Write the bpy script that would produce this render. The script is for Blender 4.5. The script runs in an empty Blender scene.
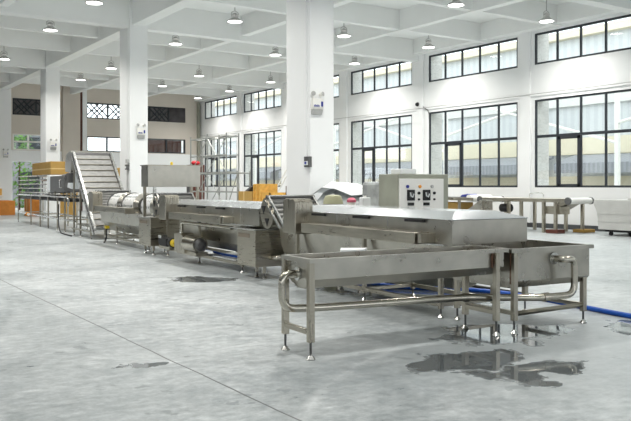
import bpy, math, random
from mathutils import Vector, Matrix
random.seed(7)
S = bpy.context.scene
COL = S.collection
PI = math.pi
H = 1.5                                   # eye height
CAM_YAW = math.atan(515.5 / 772)          # camera heading measured from the hall's long axis
TH = CAM_YAW - math.atan(455.5 / 772)     # the machine line stands a few degrees off the hall's axis
HALL, ROW = 0.0, -TH                      # frames: rotation about the world origin

# ------------------------------------------------------------------ materials
def nodes(name):
    m = bpy.data.materials.new(name); m.use_nodes = True
    nt = m.node_tree
    return m, nt, nt.nodes['Principled BSDF']

def N(nt, t, **kw):
    n = nt.nodes.new(t)
    for k, v in kw.items():
        if k in n.inputs: n.inputs[k].default_value = v
        else: setattr(n, k, v)
    return n

def L(nt, a, b): nt.links.new(a, b)

def paint(name, col, rough=.6, var=.06, scale=3.0, spec=.3, metal=0.0, bump=0.0):
    m, nt, b = nodes(name)
    tc = N(nt, 'ShaderNodeTexCoord')
    no = N(nt, 'ShaderNodeTexNoise'); no.inputs['Scale'].default_value = scale; no.inputs['Detail'].default_value = 4
    L(nt, tc.outputs['Object'], no.inputs['Vector'])
    r = N(nt, 'ShaderNodeValToRGB')
    r.color_ramp.elements[0].position = .3; r.color_ramp.elements[1].position = .7
    r.color_ramp.elements[0].color = tuple(c * (1 - var) for c in col) + (1,)
    r.color_ramp.elements[1].color = tuple(min(1, c * (1 + var)) for c in col) + (1,)
    L(nt, no.outputs['Fac'], r.inputs['Fac']); L(nt, r.outputs['Color'], b.inputs['Base Color'])
    b.inputs['Roughness'].default_value = rough; b.inputs['Metallic'].default_value = metal
    b.inputs['Specular IOR Level'].default_value = spec
    if bump:
        bp = N(nt, 'ShaderNodeBump'); bp.inputs['Strength'].default_value = bump; bp.inputs['Distance'].default_value = .01
        L(nt, no.outputs['Fac'], bp.inputs['Height']); L(nt, bp.outputs['Normal'], b.inputs['Normal'])
    return m

def steel(name, col=(.43, .40, .335), rough=.29, stretch=(1.5, 1.5, 14), var=.16):
    m, nt, b = nodes(name)
    tc = N(nt, 'ShaderNodeTexCoord')
    mp = N(nt, 'ShaderNodeMapping'); mp.inputs['Scale'].default_value = stretch
    n1 = N(nt, 'ShaderNodeTexNoise'); n1.inputs['Scale'].default_value = 2.5; n1.inputs['Detail'].default_value = 3
    n2 = N(nt, 'ShaderNodeTexNoise'); n2.inputs['Scale'].default_value = 1.3; n2.inputs['Detail'].default_value = 3
    L(nt, tc.outputs['Object'], mp.inputs['Vector']); L(nt, mp.outputs['Vector'], n1.inputs['Vector']); L(nt, tc.outputs['Object'], n2.inputs['Vector'])
    ad = N(nt, 'ShaderNodeMath', operation='ADD'); L(nt, n1.outputs['Fac'], ad.inputs[0]); L(nt, n2.outputs['Fac'], ad.inputs[1])
    r = N(nt, 'ShaderNodeMapRange'); r.inputs['From Min'].default_value = .7; r.inputs['From Max'].default_value = 1.3
    r.inputs['To Min'].default_value = 1 - var; r.inputs['To Max'].default_value = 1 + var * .6
    L(nt, ad.outputs[0], r.inputs['Value'])
    mx = N(nt, 'ShaderNodeMix', data_type='RGBA', blend_type='MULTIPLY'); mx.inputs['Factor'].default_value = 1
    mx.inputs['A'].default_value = col + (1,)
    mx.inputs[6].default_value = col + (1,)
    L(nt, r.outputs['Result'], mx.inputs[7]); L(nt, mx.outputs[2], b.inputs['Base Color'])
    r2 = N(nt, 'ShaderNodeMapRange'); r2.inputs['From Min'].default_value = .7; r2.inputs['From Max'].default_value = 1.3
    r2.inputs['To Min'].default_value = rough * .9; r2.inputs['To Max'].default_value = rough * 1.12
    L(nt, ad.outputs[0], r2.inputs['Value']); L(nt, r2.outputs['Result'], b.inputs['Roughness'])
    b.inputs['Metallic'].default_value = 1
    return m

def emit(name, col, s):
    m, nt, b = nodes(name)
    b.inputs['Base Color'].default_value = (.9, .9, .9, 1)
    b.inputs['Emission Color'].default_value = col + (1,); b.inputs['Emission Strength'].default_value = s
    return m

def glass_mat():
    m = bpy.data.materials.new('window_glass'); m.use_nodes = True; nt = m.node_tree; nt.nodes.clear()
    o = N(nt, 'ShaderNodeOutputMaterial'); t = N(nt, 'ShaderNodeBsdfTransparent'); g = N(nt, 'ShaderNodeBsdfGlossy')
    t.inputs['Color'].default_value = (.93, .96, .96, 1); g.inputs['Roughness'].default_value = .03
    f = N(nt, 'ShaderNodeMapRange'); lw = N(nt, 'ShaderNodeLayerWeight'); lw.inputs['Blend'].default_value = .15; L(nt, lw.outputs['Facing'], f.inputs['Value']); f.inputs['To Min'].default_value = .03; f.inputs['To Max'].default_value = .35
    x = N(nt, 'ShaderNodeMixShader'); L(nt, f.outputs['Result'], x.inputs[0]); L(nt, t.outputs[0], x.inputs[1]); L(nt, g.outputs[0], x.inputs[2])
    L(nt, x.outputs[0], o.inputs['Surface'])
    return m

def floor_mat():
    m, nt, b = nodes('polished_concrete')
    ge = N(nt, 'ShaderNodeNewGeometry'); pos = ge.outputs['Position']
    def noise(scale, detail, rough=.6, warp=None):
        n = N(nt, 'ShaderNodeTexNoise'); n.inputs['Scale'].default_value = scale; n.inputs['Detail'].default_value = detail
        n.inputs['Roughness'].default_value = rough; L(nt, warp or pos, n.inputs['Vector']); return n.outputs['Fac']
    def mth(op, a, c=None, clamp=False):
        n = N(nt, 'ShaderNodeMath', operation=op); n.use_clamp = clamp
        for i, v in enumerate((a, c)):
            if v is None: continue
            if isinstance(v, (int, float)): n.inputs[i].default_value = v
            else: L(nt, v, n.inputs[i])
        return n.outputs[0]
    def rng(v, a, c, d, e):
        n = N(nt, 'ShaderNodeMapRange'); L(nt, v, n.inputs['Value'])
        for k, q in zip(('From Min', 'From Max', 'To Min', 'To Max'), (a, c, d, e)): n.inputs[k].default_value = q
        return n.outputs['Result']
    n1 = noise(.35, 6); n2 = noise(2.2, 8, .7)
    mp = N(nt, 'ShaderNodeMapping'); mp.inputs['Rotation'].default_value = (0, 0, .9); mp.inputs['Scale'].default_value = (1.6, 4, 1)
    L(nt, pos, mp.inputs['Vector']); n3 = noise(1.6, 7, .75, mp.outputs['Vector'])
    n4 = noise(9, 8, .75); n5 = noise(3.4, 7, .7, mp.outputs['Vector'])
    v = mth('ADD', mth('ADD', mth('MULTIPLY', mth('SUBTRACT', n4, .5), .55), mth('MULTIPLY', mth('SUBTRACT', n5, .5), .4)), mth('ADD', mth('MULTIPLY', n1, .45), mth('ADD', mth('MULTIPLY', n2, .3), mth('MULTIPLY', n3, .35))))
    ramp = N(nt, 'ShaderNodeValToRGB')
    ramp.color_ramp.elements[0].position = .36; ramp.color_ramp.elements[0].color = (.20, .23, .24, 1)
    ramp.color_ramp.elements[1].position = .72; ramp.color_ramp.elements[1].color = (.58, .61, .615, 1)
    L(nt, v, ramp.inputs['Fac'])
    sep = N(nt, 'ShaderNodeSeparateXYZ'); L(nt, pos, sep.inputs[0])
    X, Y = sep.outputs['X'], sep.outputs['Y']
    # saw-cut joint running along the hall
    wob = mth('MULTIPLY', mth('SUBTRACT', noise(.5, 3), .5), .06)
    dj = mth('ABSOLUTE', mth('SUBTRACT', mth('ADD', X, wob), 2.66))
    joint = rng(dj, .004, .011, .95, 0.0)
    # wet patches under and in front of the troughs: warped ellipses
    wx = mth('MULTIPLY', mth('SUBTRACT', noise(1.7, 5), .5), 1.5)
    wn = N(nt, 'ShaderNodeTexNoise'); wn.inputs['Scale'].default_value = 1.9; wn.inputs['Detail'].default_value = 5
    of = N(nt, 'ShaderNodeVectorMath', operation='ADD'); of.inputs[1].default_value = (31, 17, 5); L(nt, pos, of.inputs[0]); L(nt, of.outputs[0], wn.inputs['Vector'])
    wy = mth('MULTIPLY', mth('SUBTRACT', wn.outputs['Fac'], .5), 1.3)
    Xw, Yw = mth('ADD', X, wx), mth('ADD', Y, wy)
    def patch(cx, cy, rx, ry, rot=0, soft=.22):
        c, s = math.cos(rot), math.sin(rot)
        dx, dy = mth('SUBTRACT', Xw, cx), mth('SUBTRACT', Yw, cy)
        a = mth('DIVIDE', mth('ADD', mth('MULTIPLY', dx, c), mth('MULTIPLY', dy, s)), rx)
        d = mth('DIVIDE', mth('SUBTRACT', mth('MULTIPLY', dy, c), mth('MULTIPLY', dx, s)), ry)
        q = mth('ADD', mth('MULTIPLY', a, a), mth('MULTIPLY', d, d))
        return rng(q, 1 - soft, 1 + soft, 1.0, 0.0)
    wet = None
    for p in ((4.75, 4.8, .62, .30, .12), (5.05, 4.22, .62, .28, -.1), (6.0, 5.5, .75, .45, 0), (7.3, 5.0, .5, .22, .5),
              (5.4, 11.35, .5, .42, -.3), (7.2, 9.0, .9, 2.2, 0), (2.5, 6.2, .14, .09, 0), (1.0, 8.9, .16, .09, 0)):
        q = patch(*p); wet = q if wet is None else mth('MAXIMUM', wet, q)
    damp = patch(5.8, 4.9, 2.2, 1.3, .0, .8)
    big = noise(.9, 9, .72); fine = noise(7, 6, .75)
    grime = mth('MULTIPLY', rng(big, .50, .60, 0, 1), rng(fine, .42, .58, .0, 1))
    spots = rng(noise(2.6, 4), .64, .67, 0, .7)
    # pale curved tyre scuffs
    ca = N(nt, 'ShaderNodeMath', operation='SQRT')
    sx, sy = mth('SUBTRACT', X, 6.2), mth('SUBTRACT', Y, 1.2)
    L(nt, mth('ADD', mth('MULTIPLY', sx, sx), mth('MULTIPLY', sy, sy)), ca.inputs[0])
    scuff = mth('MULTIPLY', rng(mth('ABSOLUTE', mth('SUBTRACT', ca.outputs[0], 3.3)), .0, .06, .4, 0), rng(n2, .35, .6, .2, 1))
    scuff = mth('MAXIMUM', scuff, mth('MULTIPLY', rng(mth('ABSOLUTE', mth('SUBTRACT', ca.outputs[0], 4.6)), .0, .07, .4, 0), rng(n2, .35, .6, .2, 1)))
    def mix(a, fac, col):
        x = N(nt, 'ShaderNodeMix', data_type='RGBA'); L(nt, fac, x.inputs[0]); L(nt, a, x.inputs[6]); x.inputs[7].default_value = col; return x.outputs[2]
    c = mix(ramp.outputs['Color'], scuff, (.80, .83, .83, 1))
    c = mix(c, mth('MULTIPLY', grime, .75), (.24, .27, .285, 1))
    c = mix(c, spots, (.2, .225, .235, 1))
    c = mix(c, mth('MULTIPLY', damp, .5), (.24, .27, .285, 1))
    c = mix(c, mth('MULTIPLY', wet, .9), (.07, .08, .085, 1))
    c = mix(c, joint, (.10, .10, .10, 1))
    L(nt, c, b.inputs['Base Color'])
    ro = rng(v, .36, .66, .27, .42)
    ro = mth('MULTIPLY', ro, mth('SUBTRACT', 1, mth('MULTIPLY', wet, .93)))
    L(nt, ro, b.inputs['Roughness'])
    b.inputs['Specular IOR Level'].default_value = .5
    bp = N(nt, 'ShaderNodeBump'); bp.inputs['Distance'].default_value = .004
    L(nt, mth('MULTIPLY', mth('SUBTRACT', 1, wet), .25), bp.inputs['Strength'])
    L(nt, n2, bp.inputs['Height']); L(nt, bp.outputs['Normal'], b.inputs['Normal'])
    return m

def perforated(name):
    m, nt, b = nodes(name)
    tc = N(nt, 'ShaderNodeTexCoord'); vo = N(nt, 'ShaderNodeTexVoronoi'); vo.inputs['Scale'].default_value = 8; vo.inputs['Randomness'].default_value = .1
    L(nt, tc.outputs['Object'], vo.inputs['Vector'])
    r = N(nt, 'ShaderNodeValToRGB'); r.color_ramp.interpolation = 'LINEAR'
    r.color_ramp.elements[0].position = .36; r.color_ramp.elements[0].color = (.05, .08, .08, 1)
    r.color_ramp.elements[1].position = .46; r.color_ramp.elements[1].color = (.88, .88, .87, 1)
    L(nt, vo.outputs['Distance'], r.inputs['Fac']); L(nt, r.outputs['Color'], b.inputs['Base Color'])
    b.inputs['Metallic'].default_value = .35; b.inputs['Roughness'].default_value = .4
    return m

def stripes(name, c1, c2, scale, axis='Z', rough=.7, thr=.5):
    m, nt, b = nodes(name)
    tc = N(nt, 'ShaderNodeTexCoord'); w = N(nt, 'ShaderNodeTexWave'); w.bands_direction = axis; w.inputs['Scale'].default_value = scale
    w.inputs['Distortion'].default_value = .15
    L(nt, tc.outputs['Object'], w.inputs['Vector'])
    r = N(nt, 'ShaderNodeValToRGB'); r.color_ramp.elements[0].position = thr - .1; r.color_ramp.elements[1].position = thr + .1
    r.color_ramp.elements[0].color = c1 + (1,); r.color_ramp.elements[1].color = c2 + (1,)
    L(nt, w.outputs['Fac'], r.inputs['Fac']); L(nt, r.outputs['Color'], b.inputs['Base Color']); b.inputs['Roughness'].default_value = rough
    return m

def brick(name):
    m, nt, b = nodes(name)
    tc = N(nt, 'ShaderNodeTexCoord'); mp = N(nt, 'ShaderNodeMapping'); mp.inputs['Rotation'].default_value = (PI / 2, 0, 0)
    br = N(nt, 'ShaderNodeTexBrick'); br.inputs['Scale'].default_value = 5
    br.inputs['Color1'].default_value = (.62, .6, .57, 1); br.inputs['Color2'].default_value = (.5, .49, .46, 1); br.inputs['Mortar'].default_value = (.72, .7, .68, 1)
    L(nt, tc.outputs['Object'], mp.inputs['Vector']); L(nt, mp.outputs['Vector'], br.inputs['Vector']); L(nt, br.outputs['Color'], b.inputs['Base Color'])
    b.inputs['Roughness'].default_value = .8
    return m

M = dict(
    wall=paint('white_wall_paint', (.82, .83, .83), .7, .015, 1.2),
    ceil=paint('ceiling_paint', (.80, .81, .80), .8, .02, .8),
    unlit_side=paint('unlit_side_grey', (.16, .16, .155), .8, .05),
    cream=paint('cream_render', (.62, .565, .50), .8, .03, 1),
    floor=floor_mat(), glass=glass_mat(), brick=brick('pale_brick'),
    frame=paint('dark_window_metal', (.035, .04, .047), .4, .05),
    base=paint('dark_skirting_paint', (.07, .075, .08), .5, .1),
    steel=steel('brushed_steel'), steel_v=steel('brushed_steel_cross', stretch=(14, 14, 1.5)),
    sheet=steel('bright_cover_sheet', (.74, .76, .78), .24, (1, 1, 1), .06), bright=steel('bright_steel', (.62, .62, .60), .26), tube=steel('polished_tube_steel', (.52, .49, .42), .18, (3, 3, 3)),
    satin=steel('satin_sheet_steel', (.45, .432, .385), .29, (2, 2, 2)),
    dark=paint('black_rubber', (.018, .018, .019), .5, .1), iron=paint('dark_grey_metal', (.09, .09, .09), .45, .15, spec=.5),
    foot=paint('white_foot_plastic', (.75, .75, .72), .4), white=paint('white_enamel', (.80, .79, .75), .35, .02),
    pw=paint('white_sheet_plastic', (.80, .82, .83), .35, .03), perf=perforated('perforated_drum'),
    lamp=paint('grey_lamp_metal', (.42, .42, .41), .4, .05, spec=.5), lens=emit('lamp_lens', (1, .98, .95), 6.0),
    blue=paint('blue_hose_plastic', (.012, .085, .42), .35, .08), bluemark=paint('blue_sign_plastic', (.03, .045, .26), .4),
    card=paint('brown_cardboard', (.42, .26, .075), .8, .08, 5), wood=paint('yellow_crate_wood', (.66, .37, .08), .7, .16, 6),
    tape=paint('pale_tape', (.62, .45, .2), .5), orange=paint('orange_carton', (.52, .20, .04), .75, .12, 5),
    yellow=paint('yellow_plastic', (.75, .55, .03), .4), pink=paint('pinkish_red_plastic', (.55, .12, .18), .45), red=paint('red_plastic', (.6, .03, .04), .45),
    amber=paint('amber_lamp_plastic', (.75, .3, .03), .3), lime=paint('pale_olive_plastic', (.34, .34, .22), .5),
    scaf=steel('galvanised_tube', (.42, .43, .41), .45, (3, 3, 3)), belt=paint('grey_belt_slat', (.25, .25, .24), .45, .15, 9, .5),
    film=paint('clear_wrap_film', (.36, .38, .38), .25, .3, 5, .5, 0, .8), grey=paint('grey_bin_sheet', (.50, .50, .48), .6, .05),
    hide=paint('greenish_grey_enamel', (.32, .33, .27), .45, .1), brown=paint('dark_red_timber', (.10, .032, .022), .5, .2),
    leaf=paint('green_leaves', (.10, .22, .04), .7, .5, 6), patch=paint('brown_tape', (.20, .165, .125), .5, .1), tint=paint('tinted_panel', (.10, .095, .095), .3, .2, 4), rust=paint('rusty_weld', (.16, .09, .06), .6, .3, 12),
    fac2=paint('pale_grey_facade', (.66, .66, .63), .8, .04, .6), fac=paint('cream_facade', (.70, .64, .49), .8, .04, .6), facw=stripes('grey_glazing', (.52, .54, .55), (.58, .60, .60), .6, 'Y', .3),
    awn=stripes('grey_awning_sheet', (.24, .25, .27), (.30, .31, .33), 1.1, 'Y', .6), ground=paint('outdoor_paving', (.5, .49, .46), .9, .1),
    latt=paint('tinted_lattice_panel', (.05, .043, .045), .35, .3, 3),
)

# ------------------------------------------------------------------ mesh helpers
class MB:
    def __init__(self): self.v = []; self.f = []; self.s = []; self.xf = None
    def add(self, vs, fs, smooth=False):
        o = len(self.v)
        for p in vs:
            p = Vector(p); self.v.append(self.xf @ p if self.xf else p)
        for q in fs: self.f.append([i + o for i in q]); self.s.append(smooth)
        return self
    def box(self, x0, x1, y0, y1, z0, z1):
        return self.add([(x0,y0,z0),(x1,y0,z0),(x1,y1,z0),(x0,y1,z0),(x0,y0,z1),(x1,y0,z1),(x1,y1,z1),(x0,y1,z1)],
                        [(3,2,1,0),(4,5,6,7),(0,1,5,4),(1,2,6,5),(2,3,7,6),(3,0,4,7)])
    def prism(self, poly, axis, a, b):
        # poly: points in the two other axes (in x,y,z order), extruded along axis from a to b
        n = len(poly); vs = []
        for t in (a, b):
            for p, q in poly: vs.append({'x': (t, p, q), 'y': (p, t, q), 'z': (p, q, t)}[axis])
        fs = [(i, (i + 1) % n, n + (i + 1) % n, n + i) for i in range(n)] + [tuple(range(n))[::-1], tuple(range(n, 2 * n))]
        return self.add(vs, fs)
    def loops(self, loops, cap0=True, cap1=True, smooth=False, closed=True):
        n = len(loops[0]); vs = [p for l in loops for p in l]; fs = []
        for k in range(len(loops) - 1):
            for i in range(n if closed else n - 1):
                j = (i + 1) % n; fs.append((k*n+i, k*n+j, (k+1)*n+j, (k+1)*n+i))
        if cap0: fs.append(tuple(range(n))[::-1])
        if cap1: fs.append(tuple(range((len(loops)-1)*n, len(loops)*n)))
        return self.add(vs, fs, smooth)
    def tube(self, pts, r, n=10, bend=None):
        pts = [Vector(p) for p in pts]
        if bend:                                   # round the corners
            out = [pts[0]]
            for i in range(1, len(pts) - 1):
                a, b, c = pts[i-1], pts[i], pts[i+1]
                d = min(bend, (a-b).length * .49, (c-b).length * .49)
                p0 = b + (a-b).normalized() * d; p1 = b + (c-b).normalized() * d
                for k in range(6):
                    t = k / 5; out.append(p0 * (1-t)**2 + b * 2*t*(1-t) + p1 * t*t)
            out.append(pts[-1]); pts = out
        ls = []; up = None
        for i, p in enumerate(pts):
            t = (pts[min(i+1, len(pts)-1)] - pts[max(i-1, 0)]).normalized()
            if up is None:
                up = Vector((0,0,1)) if abs(t.z) < .9 else Vector((1,0,0))
            x = t.cross(up)
            if x.length < 1e-4: x = t.orthogonal()
            x.normalize(); y = x.cross(t).normalized(); up = y
            ls.append([p + r * (math.cos(2*PI*k/n) * x + math.sin(2*PI*k/n) * y) for k in range(n)])
        return self.loops(ls, smooth=True)
    def cyl(self, a, b, r, r2=None, n=16):
        a, b = Vector(a), Vector(b); t = (b-a).normalized(); x = t.orthogonal().normalized(); y = t.cross(x); r2 = r if r2 is None else r2
        return self.loops([[p + q * (math.cos(2*PI*k/n) * x + math.sin(2*PI*k/n) * y) for k in range(n)] for p, q in ((a, r), (b, r2))], smooth=True)
    def lathe(self, c, prof, n=24):
        c = Vector(c)
        return self.loops([[c + Vector((r * math.cos(2*PI*k/n), r * math.sin(2*PI*k/n), z)) for k in range(n)] for r, z in prof], smooth=True)
    def sphere(self, c, r, n=14, sq=(1,1,1)):
        prof = [(max(.002, r * math.sin(PI * k / 8)), -r * math.cos(PI * k / 8)) for k in range(9)]
        c = Vector(c)
        return self.loops([[c + Vector((q * math.cos(2*PI*k/n) * sq[0], q * math.sin(2*PI*k/n) * sq[1], z * sq[2])) for k in range(n)] for q, z in prof], smooth=True)

ORG = {}; FR = {}
def rotz(a): return Matrix.Rotation(a, 4, 'Z')
def mesh_obj(name, mb, mat, o, bevel=0.0, smooth_angle=True):
    me = bpy.data.meshes.new(name)
    me.from_pydata([tuple(v - o) for v in mb.v], [], mb.f); me.materials.append(mat)
    me.polygons.foreach_set('use_smooth', mb.s)
    # keep hard edges between flat caps and smooth sides
    import bmesh
    bm = bmesh.new(); bm.from_mesh(me); bmesh.ops.recalc_face_normals(bm, faces=bm.faces[:])
    for e in bm.edges:
        if len(e.link_faces) == 2 and e.calc_face_angle(0) > .6: e.smooth = False
    bm.to_mesh(me); bm.free()
    ob = bpy.data.objects.new(name, me); COL.objects.link(ob)
    if bevel:
        md = ob.modifiers.new('edge', 'BEVEL'); md.width = bevel; md.segments = 2; md.limit_method = 'ANGLE'; md.angle_limit = .6
    return ob
def tag(o, label=None, cat=None, group=None, kind=None):
    if label: o['label'] = label
    if cat: o['category'] = cat
    if group: o['group'] = group
    if kind: o['kind'] = kind
    return o
def thing(name, label, cat, o, frame=ROW, group=None, kind=None):
    e = bpy.data.objects.new(name, None); COL.objects.link(e); e.empty_display_size = .1
    o = Vector(o); e.location = rotz(frame) @ o; e.rotation_euler = (0, 0, frame)
    ORG[e.name] = o; FR[e.name] = frame
    return tag(e, label, cat, group, kind)
def part(name, mb, mat, parent, bevel=0.0, label=None):
    ob = mesh_obj(name, mb, M[mat], ORG[parent.name], bevel); ob.parent = parent
    ORG[ob.name] = ORG[parent.name]
    if label: ob['label'] = label
    return ob
def solo(name, mb, mat, label, cat, o, frame=ROW, group=None, kind=None, bevel=0.0):
    o = Vector(o); ob = mesh_obj(name, mb, M[mat], o, bevel)
    ob.location = rotz(frame) @ o; ob.rotation_euler = (0, 0, frame); ORG[ob.name] = o
    return tag(ob, label, cat, group, kind)
def struct(name, mb, mat, o=(0,0,0), frame=HALL, bevel=0.0, label=None):
    ob = solo(name, mb, mat, label, None, o, frame, None, 'structure', bevel)
    return ob
def dup(root, delta, label=None, frame=HALL):
    def cp(o, par):
        c = o.copy(); COL.objects.link(c)
        if par is not None: c.parent = par; c.matrix_parent_inverse = o.matrix_parent_inverse.copy()
        for ch in o.children: cp(ch, c)
        return c
    r = cp(root, None); r.location = root.location + rotz(frame) @ Vector(delta)
    if label: r['label'] = label
    return r

# ------------------------------------------------------------------ the hall
XW, YB, XL, YR, ZS = 22.1, 47.0, -20.0, -9.0, 7.75
BAY = 5.48
def holed_wall(plane, t, a0, a1, z0, z1, holes, axis):
    """a wall from plane to plane+t with rectangular openings (a0,a1,z0,z1); axis = direction it runs in"""
    As = sorted({a0, a1} | {h[k] for h in holes for k in (0, 1)}); Zs = sorted({z0, z1} | {h[k] for h in holes for k in (2, 3)})
    As = [a for a in As if a0 <= a <= a1]; Zs = [z for z in Zs if z0 <= z <= z1]
    def solid(i, j):
        if not (0 <= i < len(As)-1 and 0 <= j < len(Zs)-1): return False
        a, z = (As[i]+As[i+1])/2, (Zs[j]+Zs[j+1])/2
        return not any(h[0] < a < h[1] and h[2] < z < h[3] for h in holes)
    mb = MB(); P = (lambda a, d, z: (plane + d, a, z)) if axis == 'y' else (lambda a, d, z: (a, plane + d, z))
    for i in range(len(As)-1):
        for j in range(len(Zs)-1):
            if not solid(i, j): continue
            a, b, c, d = As[i], As[i+1], Zs[j], Zs[j+1]
            mb.add([P(a,0,c),P(b,0,c),P(b,0,d),P(a,0,d)], [(0,1,2,3)]); mb.add([P(a,t,c),P(b,t,c),P(b,t,d),P(a,t,d)], [(3,2,1,0)])
            if not solid(i-1, j): mb.add([P(a,0,c),P(a,t,c),P(a,t,d),P(a,0,d)], [(0,1,2,3)])
            if not solid(i+1, j): mb.add([P(b,0,c),P(b,t,c),P(b,t,d),P(b,0,d)], [(3,2,1,0)])
            if not solid(i, j-1): mb.add([P(a,0,c),P(b,0,c),P(b,t,c),P(a,t,c)], [(0,1,2,3)])
            if not solid(i, j+1): mb.add([P(a,0,d),P(b,0,d),P(b,t,d),P(a,t,d)], [(3,2,1,0)])
    return mb

struct('floor', MB().box(XL, XW, YR, YB, -.15, 0), 'floor')
slab = struct('ceiling', MB().box(XL, XW+.5, YR, YB+.4, ZS, ZS+.25), 'ceil')
def beam(x0, x1, y0, y1, z):
    part('ceiling_beam', MB().box(x0, x1, y0, y1, z, ZS - .002), 'ceil', slab)
XM = [-16.2, -11.9, -7.6, -3.2, 1.0, 5.2, 9.53, 13.62, 17.82]
for i, x in enumerate(XM): beam(x-.14 if i != 6 else 9.3, x+.14 if i != 6 else 9.76, YR, YB, 7.02 if i != 6 else 6.93)
YM = [-7.5, -3.8, -.2, 3.3, 7.0, 10.5, 14.3, 17.65, 21.25, 25.25, 28.7, 32.3, 36.25, 39.8, 43.4]
for y in YM:
    main = y in (14.3, 25.25, 36.25, 3.3)
    w = .2 if main else .13
    beam(XL, XW, y-w, y+w, 6.84 if main else 7.06)
beam(21.72, XW, YR, YB, 7.12)                              # edge beam over the windows

win_y = [(13.92 + 5.7*k, 18.83 + 5.7*k) for k in range(-4, 0)] + [(13.92, 18.83), (19.62, 24.49), (25.55, 30.05), (31.0, 35.45), (36.5, 40.87), (41.75, 46.22)]
UP, LO = (5.88, 7.01), (1.45, 4.61)
holes = [(a, b, *UP) for a, b in win_y] + [(a, b, *LO) for a, b in win_y]
struct('wall_right', holed_wall(XW, .45, YR, YB, 0, ZS, holes, 'y'), 'wall')
# far-side reveals in pale brick, seen through the glass
for i, (a, b) in enumerate(win_y):
    mb = MB()
    for z0, z1 in (UP, LO): mb.box(XW+.10, XW+.75, b-.03, b+.1, z0-.1, z1+.1)
    struct('trim_%d' % (i+1), mb, 'brick')

def window(idx, a, b, z0, z1, transom=None, n=5, x=XW+.05):
    w = thing('window_%d' % idx, None, None, (x, (a+b)/2, z0), HALL, kind='structure')
    f = MB(); t = .07
    f.box(x-.02, x+.03, a, b, z0, z0+t); f.box(x-.02, x+.03, a, b, z1-t, z1)
    st = (b-a)/n
    for k in range(n+1):
        y = min(max(a + k*st, a+.035), b-.035); f.box(x-.024, x+.034, y-.035, y+.035, z0+.001, z1-.001)
    if transom: f.box(x-.022, x+.032, a, b, transom-.05, transom+.05)
    part('frame', f, 'frame', w)
    if transom:                                        # an opening sash below the transom
        s = MB(); y0, y1 = b - 2*st + .03, b - st - .03; zt = transom - .04
        s.box(x-.035, x+.02, y0, y0+.1, z0+.02, zt); s.box(x-.035, x+.02, y1-.1, y1, z0+.02, zt)
        s.box(x-.035, x+.02, y0, y1, z0+.02, z0+.12); s.box(x-.035, x+.02, y0, y1, zt-.1, zt)
        part('sash', s, 'frame', w)
    part('pane', MB().box(x, x+.006, a+.01, b-.01, z0+.01, z1-.01), 'glass', w)
wi = 1
for a, b in win_y[1:]:
    window(wi, a, b, *LO, transom=3.28); window(wi+1, a, b, *UP); wi += 2

# pilasters between the windows (upper part), cable conduit, skirting
for k in range(9):
    y = (win_y[k][1] + win_y[k+1][0]) / 2
    struct('trim_%d' % (20+k), MB().box(XW-.07, XW, y-.24, y+.24, .17, ZS), 'wall')
struct('trim_40', MB().box(XW-.09, XW-.07, YR, YB, 4.80, 4.825), 'lamp')
struct('baseboard_right', MB().box(XW-.02, XW, YR, YB, 0, .17), 'base')

# columns down the middle of the hall
for i, (x, y) in enumerate(((9.2, 14.0), (9.2, 25.0), (9.3, 36.0), (9.33, 47.0-1.0))):
    c = struct('column' if i == 0 else 'column.%03d' % i, MB().box(x, x+.64, y, y+.98, 0, ZS), 'wall', (x+.32, y+.49, 0), bevel=.02)
# conduits that drop down the columns
def tubeobj(name, pts, r, mat, label, cat, o, frame=HALL, group=None, bend=.05, n=8, kind=None):
    return solo(name, MB().tube(pts, r, n, bend), mat, label, cat, o, frame, group, kind)
for i, (x, y, z) in enumerate(((9.2, 14.16, 2.12), (9.2, 25.18, 2.4))):
    struct('trim_%d' % (50+i), MB().box(x-.03, x, y-.06, y+.06, z, 6.9), 'wall')

# back wall: cream render over white, lattice windows, low windows, a garden opening
bh = [(10.25, 12.95, 5.65, 6.62), (14.55, 21.1, 5.65, 6.62), (10.25, 12.95, 3.6, 4.55), (14.55, 21.1, 3.62, 4.55), (10.25, 12.9, 0, 2.93),
      (4.0, 8.8, 0, 2.9), (4.0, 8.8, 3.6, 4.55)]
def split_z(z0, z1): return [(h[0], h[1], max(h[2], z0), min(h[3], z1)) for h in bh if h[2] < z1 and h[3] > z0]
struct('wall_back', holed_wall(YB, .4, XL, XW+.45, 3.58, ZS, split_z(3.58, ZS), 'x'), 'cream')
struct('wall_back_lower', holed_wall(YB, .4, XL, XW+.45, 0, 3.58, split_z(0, 3.58), 'x'), 'wall')
struct('trim_60', MB().box(13.08, 14.1, YB-.25, YB, 0, ZS), 'cream')
struct('trim_61', MB().box(14.1, 14.24, YB-.16, YB, 0, ZS), 'brown')
struct('trim_62', MB().box(14.26, 14.52, YB-.22, YB, 0, ZS), 'wall')
struct('trim_63', MB().box(21.9, 22.0, YB-.3, YB, 0, 7.0), 'hide')
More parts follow.
